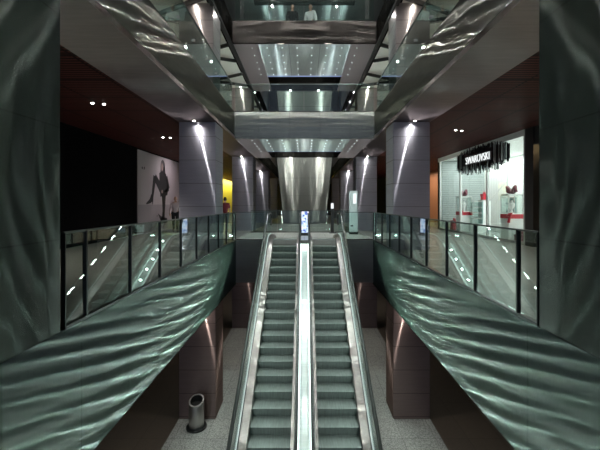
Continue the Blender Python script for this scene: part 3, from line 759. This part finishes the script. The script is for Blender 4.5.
# ------------------------------------------------------------------ people
def skin_object(name,joints,edges,m,parent,sub=2,extra=None):
    names=list(joints); me=bpy.data.meshes.new(name)
    me.from_pydata([joints[n][0] for n in names],[(names.index(a),names.index(b)) for a,b in edges],[])
    o=bpy.data.objects.new(name,me); C.objects.link(o)
    o.modifiers.new('s','SKIN'); o.modifiers.new('u','SUBSURF').levels=sub; o.modifiers['u'].render_levels=sub
    sv=me.skin_vertices[0].data
    for i,n in enumerate(names):
        r=joints[n][1]; sv[i].radius=(r,r) if not isinstance(r,tuple) else r; sv[i].use_root=(i==0)
    bpy.context.view_layer.update()
    me2=bpy.data.meshes.new_from_object(o.evaluated_get(bpy.context.evaluated_depsgraph_get()))
    bpy.data.objects.remove(o)
    if extra:
        bm=bmesh.new(); bm.from_mesh(me2); extra(bm); bm.to_mesh(me2); bm.free()
    me2.materials.clear(); me2.materials.append(m)
    for f in me2.polygons: f.use_smooth=True
    q=bpy.data.objects.new(name,me2); C.objects.link(q); q.parent=parent
    return q
def person(loc,face,label,shirt,trouser,hair,h=1.72,walk=.12,arm=.0,bald=False,short=False,coat=False):
    """face: heading of the chest in radians (0 looks towards -Y)"""
    root=thing('person',label,'person',loc); root.rotation_euler=(0,0,face)
    k=h/1.75
    P=lambda x,y,z:(x*k,y*k,z*k)
    f=walk
    J={'pelvis':(P(0,0,.95),.13),'waist':(P(0,0,1.08),.125),'chest':(P(0,.0,1.32),.145),'neck0':(P(0,.01,1.47),.06),'neck':(P(0,0,1.53),.052),'skull':(P(0,-.01,1.60),.055)}
    E=[('pelvis','waist'),('waist','chest'),('chest','neck0'),('neck0','neck'),('neck','skull')]
    for s,n in ((-1,'l'),(1,'r')):
        g=f*s
        J.update({n+'hip':(P(s*.10,0,.90),.095),n+'knee':(P(s*.10,-g*.5-.02,.49),.058),n+'ankle':(P(s*.10,-g+.03,.09),.04),n+'toe':(P(s*.12,-g-.13,.035),.035),
                  n+'sho':(P(s*.18,0,1.41),.062),n+'elb':(P(s*.235,g*.5+.02,1.13),.043),n+'wri':(P(s*.235,g*.8-.07-arm,.89+arm*.6),.030),n+'palm':(P(s*.23,g*.8-.09-arm*1.1,.80+arm*.8),.032)})
        E+= [('pelvis',n+'hip'),(n+'hip',n+'knee'),(n+'knee',n+'ankle'),(n+'ankle',n+'toe'),('chest',n+'sho'),(n+'sho',n+'elb'),(n+'elb',n+'wri'),(n+'wri',n+'palm')]
    def head(bm):
        v=bmesh.ops.create_uvsphere(bm,u_segments=16,v_segments=12,radius=1)['verts']
        for q in v:
            x,y,z=q.co; jaw=1-.22*max(0,-z); q.co=Vector((x*.076*jaw,y*.096*jaw-.012,z*.118+1.645))*k
        nose=bmesh.ops.create_cone(bm,segments=6,radius1=.014*k,radius2=.006*k,depth=.045*k,cap_ends=True)['verts']
        for q in nose: q.co=Vector((q.co.x,q.co.y-.108*k,q.co.z+1.635*k))
        for s in (-1,1):
            e=bmesh.ops.create_uvsphere(bm,u_segments=8,v_segments=6,radius=1)['verts']
            for q in e: q.co=Vector((q.co.x*.012+s*.077,q.co.y*.02,q.co.z*.032+1.64))*k
            # fingers and thumb rooted in the palm
            px,py,pz=J[('l' if s<0 else 'r')+'palm'][0]
            for i,(dy,ln) in enumerate(((-.026,.072),(-.009,.082),(.009,.078),(.026,.062))):
                tube(bm,[(px,py+dy*k,pz-.01),(px-s*.004,py+dy*k,pz-(.03+ln*.45)*k),(px-s*.016,py+dy*k,pz-(.03+ln)*k)],.0085*k)
            tube(bm,[(px,py-.02*k,pz+.02),(px-s*.012,py-.045*k,pz-.015*k),(px-s*.018,py-.05*k,pz-.045*k)],.0095*k)
    def tube(bm,pts,r):
        mb=MB().tube(pts,[r,r*.95,r*.75],6); vs=[bm.verts.new(v) for v in mb.v]
        for q in mb.f: bm.faces.new([vs[i] for i in q])
    skin_object('body',J,E,M['skin'],root,2,head)
    b=MB()
    for s in (-1,1): b.cbox((s*.028*k,-.105*k,1.665*k),.018*k,.012*k,.010*k)
    b.build('eyes',M['ink'],root).matrix_parent_inverse=Matrix()
    o=MB().cbox((0,-.103*k,1.585*k),.045*k,.012*k,.010*k).build('mouth',M['lip'],root); o.matrix_parent_inverse=Matrix()
    big=lambda n,a:(J[n][0],J[n][1]+a)
    sj={n:big(n,.018) for n in ('pelvis','waist','chest','neck0','lsho','rsho','lelb','relb','lwri','rwri')}
    sj['pelvis']=(P(0,0,.90 if not coat else .82),.155)
    if short:
        for n in ('l','r'):
            a=Vector(J[n+'sho'][0]); c=Vector(J[n+'elb'][0]); sj[n+'elb']=(tuple(a.lerp(c,.75)),.058); sj.pop(n+'wri')
    se=[('pelvis','waist'),('waist','chest'),('chest','neck0')]+[('chest',n+'sho') for n in 'lr']+[(n+'sho',n+'elb') for n in 'lr']+([] if short else [(n+'elb',n+'wri') for n in 'lr'])
    skin_object('shirt',sj,se,shirt,root)
    tj={'pelvis':(P(0,0,.95),.14),**{n:big(n,.016) for n in ('lhip','rhip','lknee','rknee','lankle','rankle')}}
    skin_object('trousers',tj,[('pelvis','lhip'),('pelvis','rhip'),('lhip','lknee'),('lknee','lankle'),('rhip','rknee'),('rknee','rankle')],trouser,root)
    for n in 'lr':
        a=J[n+'ankle'][0]; t=J[n+'toe'][0]
        skin_object('shoe',{'a':((a[0],a[1]+.03,.045),.045),'b':((t[0],t[1]+.05,.042),.042),'c':((t[0],t[1]-.02,.034),.034)},[('a','b'),('b','c')],M['ink'],root)
    b=MB(); prof=[]
    def hb(bm): pass
    me=bpy.data.meshes.new('hair'); bm=bmesh.new(); bmesh.ops.create_uvsphere(bm,u_segments=16,v_segments=12,radius=1)
    for v in bm.verts:
        x,y,z=v.co; v.co=Vector((x*.084,y*.104-.004,z*.124+1.652))*k
    cut=[v for v in bm.verts if (v.co.y<-.045*k and v.co.z<1.70*k) or v.co.z<(1.58 if not bald else 1.60)*k or (bald and v.co.z>1.67*k)]
    bmesh.ops.delete(bm,geom=cut,context='VERTS'); bm.to_mesh(me); bm.free(); me.materials.append(hair)
    for f_ in me.polygons: f_.use_smooth=True
    ho=bpy.data.objects.new('hair',me); C.objects.link(ho); ho.parent=root
    return root
M['skin']=mat('skin',(.55,.34,.26),.5); M['lip']=mat('lip',(.35,.13,.11),.5)
CL=lambda n,c: mat(n,c,.8)
person((-6.45,18.0,0),.25,'bald person in a pale pinkish shirt walking before the poster',CL('pale_shirt',(.62,.52,.56)),CL('dark_trousers',(.03,.03,.035)),CL('grey_hair',(.25,.23,.22)),1.74,.16,bald=True)
person((-3.86,17.5,0),PI+.3,'dark-haired person in a dark red top near the yellow shop',CL('red_shirt',(.12,.010,.016)),CL('black_shorts',(.015,.015,.018)),CL('black_hair',(.012,.01,.01)),1.70,.10,short=True)
person((-.52,15.55,TOP3),.1,'person in black clothing on the top bridge',CL('black_shirt',(.012,.012,.014)),CL('black_trousers',(.012,.012,.014)),CL('dark_hair',(.01,.009,.009)),1.74,.06)
person((.26,15.55,TOP3),-.3,'person in a white shirt on the top bridge',CL('white_shirt',(.75,.77,.78)),CL('grey_trousers',(.04,.04,.045)),CL('brown_hair',(.02,.014,.01)),1.74,.06)

# ------------------------------------------------------------------ litter bin on the lower concourse
bx,by=-3.12,10.40
r=thing('litter_bin','round steel litter bin with slanted hood beside the lower left column','bin',(bx,by,LOW))
MB().lathe([(.33,LOW),(.34,LOW+.03),(.33,LOW+.06),(.28,LOW+.075)],(bx,by),32).build('base',M['rubber'],r,smooth=True)
MB().lathe([(.245,LOW+.075),(.25,LOW+.09),(.25,LOW+.78),(.245,LOW+.79)],(bx,by),32).build('body',mat('bin_steel',(.50,.48,.46),.32,.9),r,smooth=True)
# hood: slanted cylinder top with dark mouth
b=MB(); n=32; i0=0
for j in range(n):
    a=2*PI*j/n; b.v.append((bx+.25*math.cos(a),by+.25*math.sin(a),LOW+.79))
for j in range(n):
    a=2*PI*j/n; b.v.append((bx+.25*math.cos(a),by+.25*math.sin(a),LOW+.93+.10*math.sin(a)))
for j in range(n):
    a=2*PI*j/n; b.v.append((bx+.20*math.cos(a),by+.20*math.sin(a),LOW+.93+.08*math.sin(a)))
for j in range(n):
    k2=(j+1)%n
    b.f.append((j,k2,n+k2,n+j)); b.f.append((n+j,n+k2,2*n+k2,2*n+j)); b.mi+=[0,0]
b.build('hood',M['steel'],r,smooth=True)
b=MB()
b.v=[(bx+.20*math.cos(2*PI*j/n),by+.20*math.sin(2*PI*j/n),LOW+.925+.08*math.sin(2*PI*j/n)) for j in range(n)]+[(bx+.19*math.cos(2*PI*j/n),by+.19*math.sin(2*PI*j/n),LOW+.80) for j in range(n)]
for j in range(n): b.f.append((j,(j+1)%n,n+(j+1)%n,n+j)); b.mi.append(0)
b.f.append(tuple(range(n,2*n))); b.mi.append(0)
b.build('mouth',M['black'],r)

r.scale=(.86,.86,.84)
# ------------------------------------------------------------------ landing furniture
kx,ky=2.24,16.5
r=thing('information_totem','tall pale grey information totem on the landing before the right column','totem',(kx,ky,0))
M['totem']=mat('pale_grey_panel',(.52,.60,.60),.4)
MB().box(kx-.19,kx+.19,ky-.07,ky+.07,.10,1.98).build('body',M['totem'],r,bevel=.015)
MB().box(kx-.21,kx+.21,ky-.12,ky+.12,0,.10).build('base',M['dark_steel'],r,bevel=.01)
MB().box(kx-.02,kx+.13,ky-.078,ky-.07,1.40,1.86).build('screen',emis('totem_screen',(.9,1,1),.9),r)
MB().box(kx-.14,kx-.02,ky-.076,ky-.07,.35,.42).build('small_plate',M['dark_steel'],r)
px_,py_=1.32,17.1
r=thing('sign_post','slim black sign post with a white head right of the escalators','sign post',(px_,py_,0))
MB().box(px_-.07,px_+.07,py_-.04,py_+.04,.04,1.16).build('post',M['black'],r,bevel=.008)
MB().box(px_-.16,px_+.16,py_-.14,py_+.14,0,.04).build('base',M['dark_steel'],r,bevel=.008)
MB().box(px_-.06,px_+.06,py_-.05,py_+.04,1.16,1.42).build('head',emis('post_sign',(.9,.95,1),.8),r)
# bright advertising screen between the escalator heads
sx_,sy_=0.03,15.9
r=thing('advertising_screen','narrow bright blue and pink advertising screen at the escalator head','screen',(sx_,sy_,0))
MB().box(sx_-.19,sx_+.19,sy_-.05,sy_+.05,.06,1.10).build('housing',M['dark_steel'],r,bevel=.01)
MB().box(sx_-.22,sx_+.22,sy_-.16,sy_+.16,0,.06).build('base',M['dark_steel'],r,bevel=.01)
m=mat('screen_picture',(.02,.02,.02),.2); bb=m.node_tree.nodes['Principled BSDF']
geo=N(m,'ShaderNodeNewGeometry'); nz=N(m,'ShaderNodeTexNoise'); nz.inputs['Scale'].default_value=7; L(m,geo.outputs['Position'],nz.inputs['Vector'])
cr=N(m,'ShaderNodeValToRGB'); e=cr.color_ramp.elements
e[0].position=.36; e[0].color=(.05,.09,.45,1); e[1].position=.66; e[1].color=(1,.75,.85,1); q=e.new(.5); q.color=(.55,.75,1,1)
L(m,nz.outputs[0],cr.inputs[0]); L(m,cr.outputs[0],bb.inputs['Emission Color']); bb.inputs['Emission Strength'].default_value=1.0
MB().box(sx_-.16,sx_+.16,sy_-.056,sy_-.05,.12,1.05).build('display',m,r)
#THINGS_END

# ------------------------------------------------------------------ camera
cam=bpy.data.cameras.new('camera'); co=bpy.data.objects.new('camera',cam); C.objects.link(co)
co.location=(0,0,EYE); co.rotation_euler=(R(90),0,0)
cam.sensor_width=36; cam.lens=21.6; cam.shift_x=-4.5/600; cam.shift_y=-21/600
cam.clip_start=.05; cam.clip_end=200
S.camera=co
